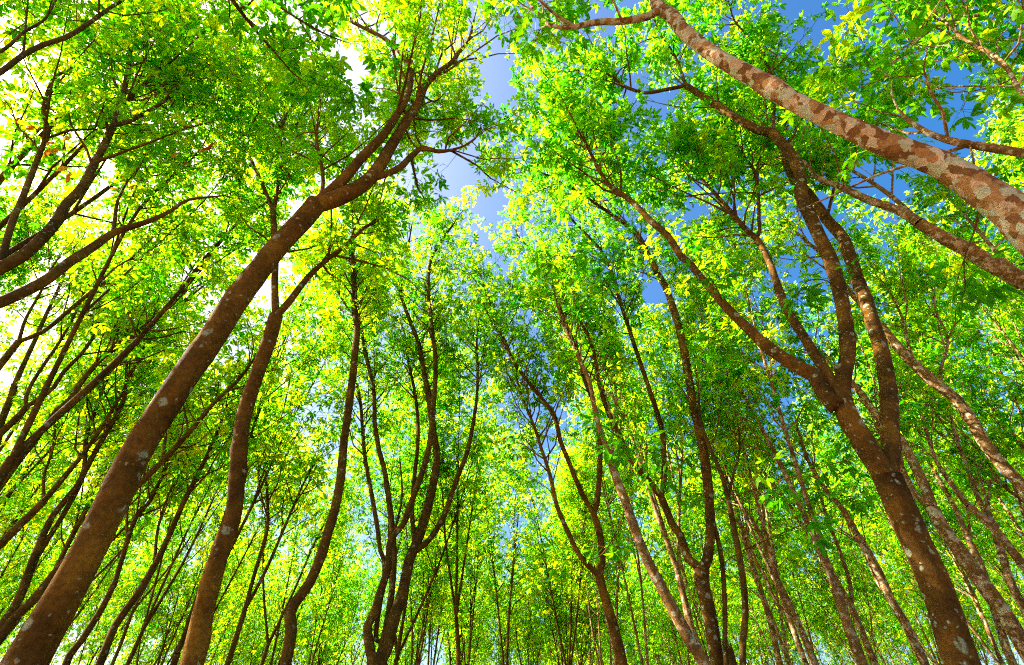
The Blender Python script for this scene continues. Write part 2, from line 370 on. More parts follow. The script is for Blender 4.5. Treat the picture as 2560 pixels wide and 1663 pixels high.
# ------------------------------------------------------------------ trees followed limb by limb
HMAX = 17.5
N_LEAF_OBJ = 0
LINES = np.zeros((0, 4)); _Q = []
def clear_of_limbs(P):
    """False where foliage would hang right in front of a traced stem"""
    x, y, d = proj(P); keep = np.ones(len(x), bool)
    for i in range(0, len(x), 400):
        a = slice(i, i + 400)
        hit = (np.hypot(x[a][:, None] - LINES[:, 0], y[a][:, None] - LINES[:, 1]) < LINES[:, 2] * .5 + 6 + .14 * F / np.maximum(d[a][:, None], .5)) & (d[a][:, None] < LINES[:, 3])
        keep[a] = ~hit.any(1)
    return keep | (d < .5)
def queue_tree(key, *a, **k): _Q.append((key, a, k))
def build_tree(label, bk, Y0, lines, seed, group=None, crown=1.0, per=9, level=1, bias=0.5, h0=5.0, n_leaf=0,
               length=1.0, sides=14, s0=0.3, lean=0.5, trunk_leaf=False, dry=False):
    """lines: dicts p=[(px,py),...], w=(start,end) pixel widths, dY change of distance along the line, k=knots, g=growth factor"""
    rng = np.random.default_rng(seed)
    done = []; parts = []; org_, bas_, siz_, tin_ = [], [], [], []
    for li, L in enumerate(lines):
        p = np.array(L['p'], float) if 'p' in L else np.column_stack(proj(np.array(L['P3'], float))[:2])
        arc = np.concatenate([[0], np.cumsum(np.hypot(*np.diff(p, axis=0).T))]); u = arc / arc[-1]
        if 'p' in L: W = L['w'][0] + (L['w'][1] - L['w'][0]) * u if len(L['w']) == 2 else np.interp(u, np.linspace(0, 1, len(L['w'])), L['w'])
        if 'P3' in L:
            P = np.array(L['P3'], float); rad = np.array(L['r'], float); best = (0, P[0])
        elif li == 0:
            ys = Y0
        else:
            best = None
            for (dp, dP) in done:
                q = np.hypot(dp[:, 0] - p[0, 0], dp[:, 1] - p[0, 1]); k = int(np.argmin(q))
                if best is None or q[k] < best[0]: best = (q[k], dP[k])
            ys = best[1][1]
        if 'p' in L: ye = ys + L.get('dY', 0.0); P, rad = [], []
        for j in range(len(p) if 'p' in L else 0):
            d = ray(*p[j]); y = ys + (ye - ys) * u[j]
            t = y / max(d[1], 0.05); t = min(t, (HMAX - CAM_Z) / max(d[2], .01))
            P.append(d * t + np.array([0, 0, CAM_Z])); rad.append(W[j] / 2 * t / F)
        P = np.array(P); rad = np.array(rad)
        if 'P3' in L: pass
        elif li == 0:
            dz = P[1] - P[0]; dz = dz / max(dz[2], .05)
            q = P[0] - dz * np.array([lean, lean, 1]) * (P[0][2] * 0.55); g0 = q - dz * np.array([lean * .4, lean * .4, 1]) * (q[2] + 0.25)
            P = np.vstack([g0, q, P]); rad = np.concatenate([[rad[0] * 1.45, rad[0] * 1.1], rad])
        else:
            if best[0] > 3: P = np.vstack([best[1], P]); rad = np.concatenate([[rad[0] * 1.05], rad])
            else: P[0] = best[1]
        Ps, rs = spline(P, rad, 0.14 if Y0 < 8 else 0.25)
        px, py, dd = proj(Ps); done.append((np.column_stack([px, py]), Ps))
        if dry:
            m = (rs * 2 * F / dd > 7) & (dd > .5); parts.append(np.column_stack([px, py, rs * 2 * F / dd, dd])[m]); continue
        tube = trunk_tube(Ps, rs, sides if (li == 0 or L.get('w', (0,))[0] > 20) else 8, rng, L.get('rough', 0.05), L.get('k', ()))
        geo = [tube]
        g = L.get('g', 0.0 if li == 0 and not trunk_leaf else 1.0)
        if g > 0 and crown > 0:
            G = grow(Ps, rs, rng, h0, crown * g, length, L.get('s0', s0))
            if G is not None:
                ok = ~in_gap(G[4]) & clear_of_limbs(G[4]) & clear_of_limbs(G[4] + nrm(G[5]) * .15); okb = ~in_gap(G[0][:, 4]); ok &= okb[G[6]]
                if okb.any(): geo.append(tubes(G[0][okb], G[1][okb], 5))
                if ok.any():
                    geo.append(tubes(G[2][ok], G[3][ok], 3))
                    a = whorl_leaves(G[4][ok], G[5][ok], rng, per, bias)
                    for lst, v in zip((org_, bas_, siz_, tin_), a): lst.append(v)
        parts.append(('trunk' if li == 0 else 'limb', geo))
    if dry: return np.concatenate(parts)
    base = done[0][1][0].copy(); base[2] = 0
    root = link('rubber_tree', None, None, base)
    root['label'] = label; root['category'] = 'tree'
    if group: root['group'] = group
    for nm, geo in parts:
        v, f = join(geo); link(nm, mesh_from(nm, v - base, f, BARK[bk], smooth=True), root)
    if org_:
        org, bas, siz, tin = (np.concatenate(x) for x in (org_, bas_, siz_, tin_))
        if n_leaf:
            x, y, d = proj(org); vis = (x > 0) & (x < 2560) & (y > 0) & (y < 1663) & (d > .5)
            sc_ = np.where(vis, siz / d, 0); idx = np.argsort(-sc_)[:n_leaf]; idx = idx[sc_[idx] > 0]
            leaf_objects(root, base, org[idx], bas[idx], siz[idx], tin[idx], rng)
            m = np.ones(len(org), bool); m[idx] = False; org, bas, siz, tin = org[m], bas[m], siz[m], tin[m]
        c = link('crown', leaves_mesh('crown', org - base, bas, siz, tin, level, rng, LEAF), root)
        c['kind'] = 'stuff'
    return root, done, base

def ln(p, w, dY=0.0, **k): return dict(p=p, w=w, dY=dY, **k)
T_ = {}
# --- big leaning trunk at the left
queue_tree('A', 'thick orange-brown leaning trunk at lower left, forking high near the top centre', 'brown', 4.6, [
    ln([(62, 1663), (173, 1464), (258, 1304), (358, 1100), (484, 912), (580, 767), (632, 695), (690, 622), (757, 550), (790, 510)], (98, 84, 74, 72, 66, 62, 58, 50, 48), -0.7,
       k=((.76, 2.4, .28), (.66, -0.6, .16), (.80, 0.2, .15), (.47, 4.0, .10))),
    ln([(785, 515), (855, 452), (908, 391), (959, 337), (995, 283), (1020, 235), (1027, 196), (1027, 167), (1006, 138), (973, 105), (933, 80), (908, 69), (872, 47)], (30, 27, 23, 19, 16, 12, 9, 6), -.2, k=((.35, 1, .2),)),
    ln([(785, 515), (850, 493), (915, 456), (948, 417), (984, 355), (1013, 308), (1046, 261), (1064, 214), (1096, 181), (1133, 152), (1147, 130), (1172, 101), (1185, 50)], (40, 40, 34, 27, 22, 17, 13, 10, 5), .2, k=((.62, 3, .3), (.35, 1, .15))),
    ln([(933, 446), (966, 435), (1002, 417), (1028, 391), (1057, 370), (1096, 379), (1147, 370), (1187, 348), (1201, 319)], (18, 16, 12, 6, 3), .5, k=((.35, 2, .3),)),
    ln([(800, 500), (808, 453), (801, 398), (790, 348), (800, 300)], (11, 4), .6),
    ln([(1057, 370), (1040, 340), (1035, 300)], (5, 3), .2),
], 11, crown=1.5, length=1.5, per=9, level=1, bias=0.62, h0=6, n_leaf=150, sides=20)
# --- second left trunk with knots
queue_tree('B', 'knotty brown trunk right of the thick leaning one, forking in a Y at mid height', 'brown', 6.2, [
    ln([(480, 1663), (506, 1537), (546, 1391), (579, 1304), (590, 1246), (595, 1180), (601, 1100), (616, 1014), (645, 930), (670, 858), (690, 790)], (54, 50, 46, 42, 38, 36, 36, 34, 34, 33), -0.9,
       k=((.50, 2.6, .45), (.55, .6, .35), (.42, 3.0, .2), (.66, -2.2, .3), (.70, 1, .2)), rough=.07),
    ln([(690, 790), (688, 753), (687, 713), (688, 659), (686, 600), (684, 550), (682, 520)], (18, 14), .3, g=.2),
    ln([(682, 525), (690, 500), (696, 453), (706, 391), (699, 333), (715, 290), (745, 240), (752, 180)], (9, 9, 5), .3),
    ln([(682, 525), (652, 453), (630, 406), (598, 326), (580, 235), (576, 181), (590, 120)], (11, 9, 4), -.2),
    ln([(690, 790), (721, 757), (757, 709), (779, 684), (819, 648), (859, 619), (886, 593), (912, 568), (944, 550), (925, 516)], (20, 15, 12, 9, 5), .4, k=((.3, 1, .2),)),
    ln([(697, 333), (670, 300), (640, 250), (625, 190)], (5, 3), .2),
], 12, crown=1.8, length=1.25, per=9, level=1, bias=0.60, h0=5.5, n_leaf=120, sides=16)
# --- third left trunk, slender and sinuous
queue_tree('C', 'slender sinuous dark trunk with a knee near the bottom, left of the centre stems', 'dark', 9.6, [
    ln([(713, 1663), (728, 1573), (724, 1537), (743, 1500), (775, 1457), (804, 1384), (819, 1337), (837, 1275), (852, 1191), (861, 1093), (879, 967), (890, 858), (893, 804), (886, 775), (884, 695), (881, 641)],
       (29, 27, 25, 24, 22, 20, 19, 17, 15, 12), -.8, k=((.34, 1, .35), (.38, 3, .2)), g=.35, s0=.75),
    ln([(881, 641), (886, 615), (904, 583), (930, 555), (950, 520)], (9, 4), .2),
    ln([(886, 775), (910, 740), (925, 690)], (6, 3), .6),
    ln([(893, 804), (850, 740), (830, 690), (815, 620)], (5, 3), -.5),
], 13, crown=2.4, length=1.3, per=9, level=1, bias=0.62, h0=6, n_leaf=0, sides=12)
# --- multi-stemmed tree near the centre
queue_tree('D', 'tree splitting low into several crowded dark stems at bottom centre-left', 'dark', 12.0, [
    ln([(941, 1700), (942, 1663), (942, 1640)], (54, 50), 0, k=()),
    ln([(930, 1645), (923, 1610), (919, 1566), (937, 1530), (956, 1464), (970, 1420), (974, 1362), (985, 1337), (1010, 1307), (1032, 1246), (1054, 1184), (1072, 1118), (1082, 1039), (1089, 912), (1082, 840), (1071, 731), (1075, 659), (1096, 615), (1133, 561)],
       (26, 21, 17, 15, 14, 12, 10, 8, 5), -.8, k=((.23, 1, .3),), s0=.55),
    ln([(945, 1645), (959, 1600), (974, 1519), (985, 1409), (980, 1318), (974, 1264), (963, 1184), (948, 1129), (943, 1100), (937, 1057), (933, 967), (912, 876), (901, 786), (905, 700)], (19, 16, 14, 11, 9, 5), .8, s0=.5),
    ln([(955, 1645), (970, 1610), (988, 1537), (1007, 1482), (1021, 1409), (1032, 1380), (1050, 1333), (1068, 1275), (1087, 1191), (1092, 1136), (1083, 1080), (1075, 1010), (1060, 930), (1046, 858), (1031, 818), (1017, 782), (1002, 738), (991, 709)],
       (32, 30, 27, 24, 20, 17, 14, 10, 7), .3, s0=.55),
    ln([(1032, 1380), (1036, 1351), (1030, 1290), (1035, 1200), (1045, 1100), (1040, 1000), (1020, 900), (1010, 840)], (13, 10, 6), 1.2, s0=.5),
    ln([(1030, 1380), (1065, 1358), (1090, 1326), (1116, 1275), (1134, 1220), (1159, 1155), (1174, 1107), (1191, 1003), (1194, 930), (1192, 858), (1197, 800)], (17, 14, 11, 7, 4), .2, s0=.6),
    ln([(940, 1600), (945, 1540), (960, 1450), (960, 1400), (950, 1375), (945, 1330), (930, 1240), (915, 1160), (908, 1100), (900, 1000), (880, 920)], (12, 11, 7), 1.5, s0=.5),
    ln([(1002, 738), (1008, 690), (1020, 620), (1030, 560)], (7, 3), .3),
    ln([(985, 1337), (1005, 1240), (1000, 1150)], (7, 4), .6, g=0),
], 14, crown=1.3, length=1.2, per=9, level=1, bias=0.58, h0=6.5, n_leaf=0, sides=10)
# --- right of centre, double fork
queue_tree('E', 'brown trunk right of centre forking twice, thin limbs fanning to upper left', 'brown', 11.4, [
    ln([(1556, 1663), (1534, 1566), (1509, 1482), (1498, 1439)], (27, 24, 23), -.2, k=((.75, 1, .15),)),
    ln([(1498, 1439), (1505, 1391), (1498, 1326), (1483, 1282)], (19, 16), 0, g=0),
    ln([(1483, 1282), (1465, 1253), (1440, 1202), (1418, 1144), (1400, 1100), (1386, 1039), (1350, 992), (1321, 956), (1285, 905), (1263, 854), (1241, 807), (1220, 746), (1201, 688)], (13, 11, 8, 4), -.8),
    ln([(1483, 1282), (1491, 1264), (1498, 1191), (1500, 1100), (1488, 1021), (1462, 949), (1448, 894), (1415, 811), (1393, 746), (1383, 702), (1354, 655), (1292, 586)], (14, 13, 11, 9, 6, 3), .6),
    ln([(1498, 1439), (1469, 1413), (1440, 1373), (1418, 1326), (1392, 1264), (1374, 1184), (1352, 1118), (1336, 1068), (1299, 974), (1285, 898)], (14, 11, 8, 4), -.6),
], 15, crown=1.8, length=1.25, per=9, level=1, bias=0.5, h0=6.0, n_leaf=0, sides=10)
# --- right trunk with V fork
queue_tree('Fk', 'dark brown trunk with a wide V fork low down, left of the big right trunk', 'lichen', 10.4, [
    ln([(1795, 1663), (1773, 1537), (1755, 1457), (1755, 1420)], (34, 34, 36), -.2),
    ln([(1755, 1420), (1769, 1398), (1776, 1318), (1769, 1209), (1758, 1118), (1747, 1075), (1725, 967), (1705, 850), (1672, 738), (1647, 688), (1618, 633), (1593, 586), (1549, 550), (1502, 518), (1448, 482), (1386, 446), (1321, 420)],
       (24, 24, 22, 20, 17, 12, 7, 4), -.6, s0=.5),
    ln([(1752, 1420), (1722, 1398), (1700, 1337), (1680, 1310), (1651, 1238), (1614, 1195), (1574, 1144), (1553, 1100), (1513, 1010), (1495, 941), (1484, 876), (1459, 818), (1415, 753), (1370, 690)], (22, 18, 15, 12, 8, 4), .5, s0=.45),
    ln([(1651, 1238), (1660, 1202), (1654, 1075), (1618, 959), (1582, 851), (1549, 749), (1528, 677), (1499, 622), (1444, 564), (1390, 510)], (14, 12, 9, 5), .3, s0=.4),
], 16, crown=1.5, length=1.2, per=9, level=1, bias=0.42, h0=6.0, n_leaf=100, sides=14)
# --- the big forked tree at right
queue_tree('G', 'big lichen-spotted brown trunk at lower right dividing into several limbs', 'lichen', 5.5, [
    ln([(2403, 1663), (2366, 1537), (2326, 1428), (2290, 1355), (2253, 1275), (2217, 1191)], (80, 74, 70, 66, 66, 64), -.3, k=((.9, 1.2, .12),)),
    ln([(2210, 1185), (2173, 1130), (2146, 1085), (2117, 1039), (2104, 985), (2109, 941), (2120, 876), (2113, 804), (2098, 724), (2077, 651), (2051, 597), (2028, 547), (2004, 496), (2001, 446), (1990, 406), (1964, 370), (1932, 333)],
       (52, 54, 46, 36, 34, 33, 32, 30, 28, 26, 24), -.7, k=((.26, 1, .2), (.72, 3, .2), (.83, 0, .3)), g=.12, s0=.8),
    ln([(1932, 333), (1888, 322), (1845, 297), (1798, 268), (1736, 228), (1714, 214)], (22, 18, 14), .1, g=.5),
    ln([(1714, 214), (1660, 225), (1611, 232), (1557, 214), (1520, 185), (1466, 174), (1420, 180)], (10, 8, 4), .3),
    ln([(1714, 214), (1705, 185), (1683, 134), (1654, 91), (1636, 50)], (8, 7, 4), .2),
    ln([(1932, 333), (1934, 290), (1938, 240), (1925, 180), (1900, 120), (1870, 90), (1835, 50), (1822, 5)], (8, 7, 4), .3),
    ln([(2098, 1010), (2080, 956), (2048, 905), (2008, 840), (1968, 775), (1943, 713), (1925, 659), (1903, 615), (1892, 597), (1859, 568), (1801, 500), (1772, 467), (1700, 395)],
       (28, 26, 23, 20, 17, 15, 11, 8, 4), .3, k=((.33, 1, .2), (.58, 2, .2)), s0=.5),
    ln([(1893, 597), (1899, 575), (1897, 550), (1897, 507), (1888, 435), (1867, 402), (1830, 359), (1772, 322)], (9, 8, 4), .3),
    ln([(2090, 1020), (2062, 985), (2037, 941), (2008, 925), (1968, 901), (1917, 865), (1859, 811), (1809, 760), (1765, 709), (1729, 666), (1701, 639), (1672, 593), (1625, 550), (1575, 500), (1520, 460), (1484, 399), (1462, 355), (1422, 301), (1401, 254)],
       (38, 36, 25, 21, 18, 15, 12, 8, 4), .2, k=((.12, 2.5, .35), (.36, 4, .2)), s0=.5),
    ln([(2222, 1185), (2228, 1118), (2222, 1075), (2222, 985), (2207, 894), (2185, 814), (2164, 753), (2142, 695), (2124, 641), (2106, 593), (2066, 548), (2026, 489), (1975, 435), (1957, 380), (1946, 319), (1917, 268), (1881, 243), (1863, 203)],
       (44, 41, 36, 32, 30, 27, 22, 15, 9, 4), .5, k=((.42, 1, .25), (.63, 1, .2)), s0=.65),
    ln([(2066, 548), (2085, 470), (2100, 380), (2108, 345)], (8, 5), .4, g=.4),
], 17, crown=1.9, length=1.25, per=9, level=2, bias=0.40, h0=6.0, n_leaf=300, sides=20)
# --- mottled trunk crossing the top right corner
queue_tree('H', 'thick pink and grey mottled trunk slanting across the top right corner', 'mottled', 2.0, [
    ln([(2620, 620), (2544, 536), (2461, 482), (2352, 413), (2207, 358), (2099, 310), (2008, 266), (1954, 236), (1881, 192), (1820, 159), (1765, 123), (1710, 80), (1680, 40), (1643, 14), (1632, -40)],
       (92, 88, 77, 69, 64, 58, 54, 47, 45, 44, 42, 37, 34, 32, 28), -.35, k=((.63, 2.2, .42), (.64, 5.2, .25), (.82, 2.5, .25), (.83, 0, .15), (.35, 2, .10)), rough=.04),
    ln([(1650, 22), (1622, 40), (1556, 54), (1513, 54), (1477, 58), (1437, 67), (1393, 67), (1372, 62), (1354, 43), (1328, 14)], (20, 17, 16, 13, 9, 6), .15, k=((.3, 1, .2),)),
    ln([(1632, -40), (1610, -90), (1580, -150), (1540, -200)], (20, 12), -.1),
    ln([(1632, -40), (1690, -90), (1790, -150), (1900, -180)], (18, 10), 0.2),
], 18, crown=1.5, length=1.1, per=9, level=2, bias=0.42, h0=6.5, n_leaf=150, sides=24, s0=.25)
# --- pale and thin trunks along the right side
queue_tree('I', 'pale blotched trunk with a fork behind the big right trunk, at the right edge bottom', 'pale', 8.6, [
    ln([(2555, 1610), (2501, 1519), (2446, 1446), (2392, 1366), (2355, 1318), (2330, 1270)], (38, 34, 30), -.2, k=((.75, 2, .2),)),
    ln([(2330, 1270), (2319, 1235), (2297, 1184), (2272, 1136), (2245, 1090), (2200, 1050), (2153, 985), (2110, 940), (2062, 898), (2010, 850)], (24, 20, 16, 10), .6),
    ln([(2330, 1270), (2290, 1238), (2262, 1190), (2240, 1140), (2190, 1060)], (18, 12), .5),
], 19, crown=1.5, per=9, level=1, bias=0.5, h0=6, sides=12)
queue_tree('J', 'pale grey trunk leaning from the right edge, passing just right of the forked limbs', 'pale', 8.2, [
    ln([(2600, 1290), (2560, 1220), (2508, 1166), (2461, 1110), (2432, 1057), (2388, 996), (2334, 956), (2287, 912), (2243, 865), (2204, 818)], (30, 27, 26, 24, 20), -.4, k=((.5, 1, .15),)),
    ln([(2204, 818), (2170, 780), (2135, 742), (2109, 709), (2060, 640), (2000, 590), (1960, 540)], (15, 11, 5), .2),
    ln([(2287, 912), (2270, 860), (2258, 800), (2230, 740), (2210, 680)], (8, 4), .6),
    ln([(2388, 996), (2350, 940), (2370, 850), (2340, 780), (2330, 720)], (9, 4), .8),
], 20, crown=1.7, length=1.2, per=9, level=1, bias=0.58, h0=5.5, sides=12)
queue_tree('K', 'pale speckled trunk entering at the right edge just below the mottled trunk', 'pale', 5.0, [
    ln([(2640, 750), (2560, 706), (2515, 680), (2461, 651), (2417, 622), (2370, 601), (2298, 557)], (44, 40, 34, 27), -.3, k=((.6, 2, .2),)),
    ln([(2298, 557), (2243, 525), (2171, 500), (2099, 467), (2041, 442), (2015, 409), (1997, 395), (1960, 350)], (24, 20, 15, 11, 5), .2),
    ln([(2298, 557), (2240, 500), (2170, 450), (2100, 410), (2060, 380)], (13, 9, 5), .4),
    ln([(2560, 706), (2500, 640), (2440, 570), (2380, 500)], (12, 5), .5),
], 21, crown=1.5, per=9, level=1, bias=0.45, h0=6.0, n_leaf=60, sides=14)
queue_tree('L', 'limb with grey bark reaching in from the right edge above the mottled trunk', 'pale', 2.3, [
    ln([(2900, 560), (2740, 440), (2640, 400)], (34, 26), 0),
    ln([(2640, 400), (2560, 384), (2497, 373), (2425, 362), (2370, 351), (2316, 330), (2270, 300)], (23, 21, 17, 11), .1),
    ln([(2640, 400), (2600, 200), (2560, 36), (2497, 29), (2425, 43), (2359, 58), (2316, 83), (2280, 116), (2236, 156), (2207, 199)], (16, 10, 8, 4), 0),
    ln([(2640, 400), (2560, 250), (2500, 150), (2400, 90), (2330, 20)], (14, 10, 6), -.2),
], 22, crown=1.25, per=9, level=2, bias=0.35, h0=4.5, n_leaf=200, sides=12)
queue_tree('M', 'straight slender trunk with pale flakes crossing in front of the V-forked one', 'pale', 8.8, [
    ln([(1762, 1663), (1736, 1620), (1700, 1555), (1651, 1464), (1622, 1409), (1593, 1340), (1567, 1264), (1542, 1198), (1520, 1129)], (32, 28, 23, 19), -.2, k=((.62, 1, .25),)),
    ln([(1520, 1129), (1490, 1040), (1475, 960), (1440, 880), (1400, 790), (1380, 700)], (14, 10, 4), 0),
    ln([(1542, 1198), (1530, 1100), (1540, 1000), (1530, 900)], (9, 4), .8),
], 23, crown=1.5, per=9, level=1, bias=0.48, h0=6, sides=10)
for k_, (lab, bk, Y0, lines) in enumerate((
    ('thin trunk splitting in a narrow Y, second left of the big lichen-spotted trunk', 'pale', 15.0, [
        ln([(2188, 1663), (2144, 1555), (2126, 1511)], (18, 16), 0), ln([(2126, 1511), (2086, 1442), (2057, 1384), (2009, 1318), (1969, 1257), (1933, 1209), (1904, 1173), (1870, 1110)], (13, 11, 6), .3),
        ln([(2126, 1511), (2130, 1497), (2119, 1435), (2093, 1362), (2071, 1304), (2053, 1246), (2030, 1150)], (11, 9, 5), .5)]),
    ('pale speckled trunk immediately left of the big lichen-spotted trunk', 'pale', 12.5, [
        ln([(2312, 1663), (2264, 1562), (2228, 1500), (2199, 1435), (2173, 1388), (2144, 1340)], (22, 19), -.2), ln([(2144, 1340), (2108, 1275), (2064, 1224), (2020, 1150), (1990, 1060)], (16, 12, 6), .2),
        ln([(2228, 1500), (2190, 1450), (2150, 1360), (2110, 1330)], (9, 5), .5)]),
    ('slim reddish trunk with an upward side fork between the V-forked and lichen-spotted trunks', 'pale', 14.0, [
        ln([(2039, 1663), (2009, 1591), (1984, 1537)], (18, 16), 0), ln([(1984, 1537), (1969, 1500), (1944, 1449), (1918, 1380), (1904, 1348), (1889, 1315), (1857, 1271), (1835, 1242), (1800, 1160)], (14, 12, 6), 0),
        ln([(1984, 1537), (1962, 1530), (1933, 1493), (1915, 1446), (1889, 1402), (1860, 1320)], (10, 7), .4), ln([(1904, 1348), (1910, 1300), (1900, 1240), (1890, 1180)], (9, 5), .5)]),
    ('slim trunk curving gently beside the V-forked tree, third pale stem to its right', 'pale', 16.0, [
        ln([(1951, 1663), (1929, 1566), (1904, 1482), (1886, 1428)], (15, 13), 0), ln([(1886, 1428), (1853, 1318), (1830, 1240), (1800, 1150)], (12, 6), .2), ln([(1886, 1428), (1870, 1350), (1880, 1260)], (7, 4), .4)]),
    ('mossy slim stem bowing right of the V-forked trunk', 'dark', 9.5, [
        ln([(1857, 1663), (1864, 1537), (1857, 1446), (1842, 1355), (1820, 1246)], (17, 14), -.3), ln([(1820, 1246), (1802, 1180), (1773, 1118), (1750, 1040), (1745, 950)], (11, 9, 4), 0), ln([(1820, 1249), (1835, 1180), (1850, 1120), (1845, 1060)], (7, 4), .3)]),
    ('straight slim stem touching the right side of the V-forked trunk', 'dark', 10.2, [
        ln([(1816, 1663), (1813, 1537), (1806, 1409), (1791, 1333)], (13, 11), 0), ln([(1791, 1333), (1770, 1240), (1755, 1150), (1740, 1060)], (9, 5), .3)]),
    ('thin pale trunk right of the big lichen-spotted one, close to the bottom right corner', 'pale', 13.5, [
        ln([(2534, 1663), (2501, 1573), (2457, 1428), (2424, 1355)], (19, 16), 0), ln([(2424, 1355), (2384, 1264), (2333, 1173), (2290, 1090)], (14, 7), .2), ln([(2424, 1355), (2420, 1290), (2400, 1220)], (8, 4), .4)]),
    ('pale trunk from the right edge with a long straight upper stem, lower of the pair', 'pale', 11.0, [
        ln([(2600, 1590), (2560, 1519), (2526, 1457), (2501, 1373), (2483, 1307)], (20, 17), 0), ln([(2483, 1307), (2450, 1257), (2421, 1173), (2392, 1100), (2370, 1020), (2330, 930)], (14, 10, 5), .2), ln([(2483, 1307), (2470, 1250), (2480, 1180)], (7, 4), .4)]),
    ('pale orange-lit trunk from the right edge, upper of the pair', 'pale', 10.5, [
        ln([(2610, 1490), (2560, 1417), (2512, 1355), (2475, 1311), (2421, 1264)], (22, 18), 0), ln([(2421, 1264), (2388, 1224), (2340, 1150), (2310, 1060), (2290, 1000)], (14, 9, 5), .2), ln([(2475, 1311), (2460, 1230), (2440, 1160)], (8, 4), .4)]),
)):
    queue_tree('r%d' % k_, lab, bk, Y0, lines, 40 + k_, crown=1.3, per=9, level=0, bias=.48, h0=6.0, sides=9)
# --- limbs coming in from the left edge
queue_tree('N', 'grey limbs of a tree standing outside the left edge, curving up to the top left', 'dark', 3.4, [
    ln([(-330, 1150), (-230, 950), (-170, 850)], (66, 54), -.1),
    ln([(-170, 850), (-80, 790), (0, 757), (72, 724), (123, 695), (174, 655), (210, 633), (246, 608), (283, 583), (326, 568), (380, 550), (431, 525), (471, 500), (562, 489)], (30, 27, 26, 22, 16, 9, 4), .5),
    ln([(-170, 850), (-80, 720), (0, 670), (54, 641), (109, 593), (145, 550), (163, 514), (203, 471), (232, 417), (261, 362), (283, 315), (293, 283), (308, 235), (319, 181), (326, 120), (330, 90)], (34, 31, 28, 25, 20, 15, 12, 9), .1),
    ln([(283, 315), (326, 301), (370, 279), (409, 254), (471, 214)], (11, 9, 4), .4),
    ln([(308, 235), (355, 214), (417, 152), (460, 101)], (8, 4), .2),
    ln([(330, 90), (359, 80), (399, 72), (435, 58)], (6, 3), .2),
    ln([(0, 670), (11, 622), (29, 560), (54, 500), (80, 435), (101, 380), (120, 326), (109, 290), (112, 254), (127, 210), (145, 188), (217, 152)], (16, 15, 13, 11, 8, 4), -.2),
    ln([(283, 583), (288, 545), (295, 500), (320, 450)], (10, 5), .2),
], 24, crown=.85, per=8, level=1, bias=0.5, h0=8, n_leaf=60, sides=12)
queue_tree('O', 'thin dark limbs crossing the top left corner', 'dark', 1.6, [
    ln([(-420, 560), (-300, 400), (-180, 290)], (36, 26), 0),
    ln([(-180, 290), (-60, 215), (0, 181), (58, 138), (109, 112), (163, 94), (217, 62), (272, 22), (308, 0)], (16, 13, 11, 7), .1),
    ln([(58, 138), (62, 90), (66, 40), (70, 0)], (6, 4), .1),
    ln([(-180, 290), (-90, 150), (0, 130), (60, 80), (110, 50), (140, 0)], (12, 8, 5), 0),
], 25, crown=.7, per=8, level=1, bias=0.5, h0=8.5, sides=10)
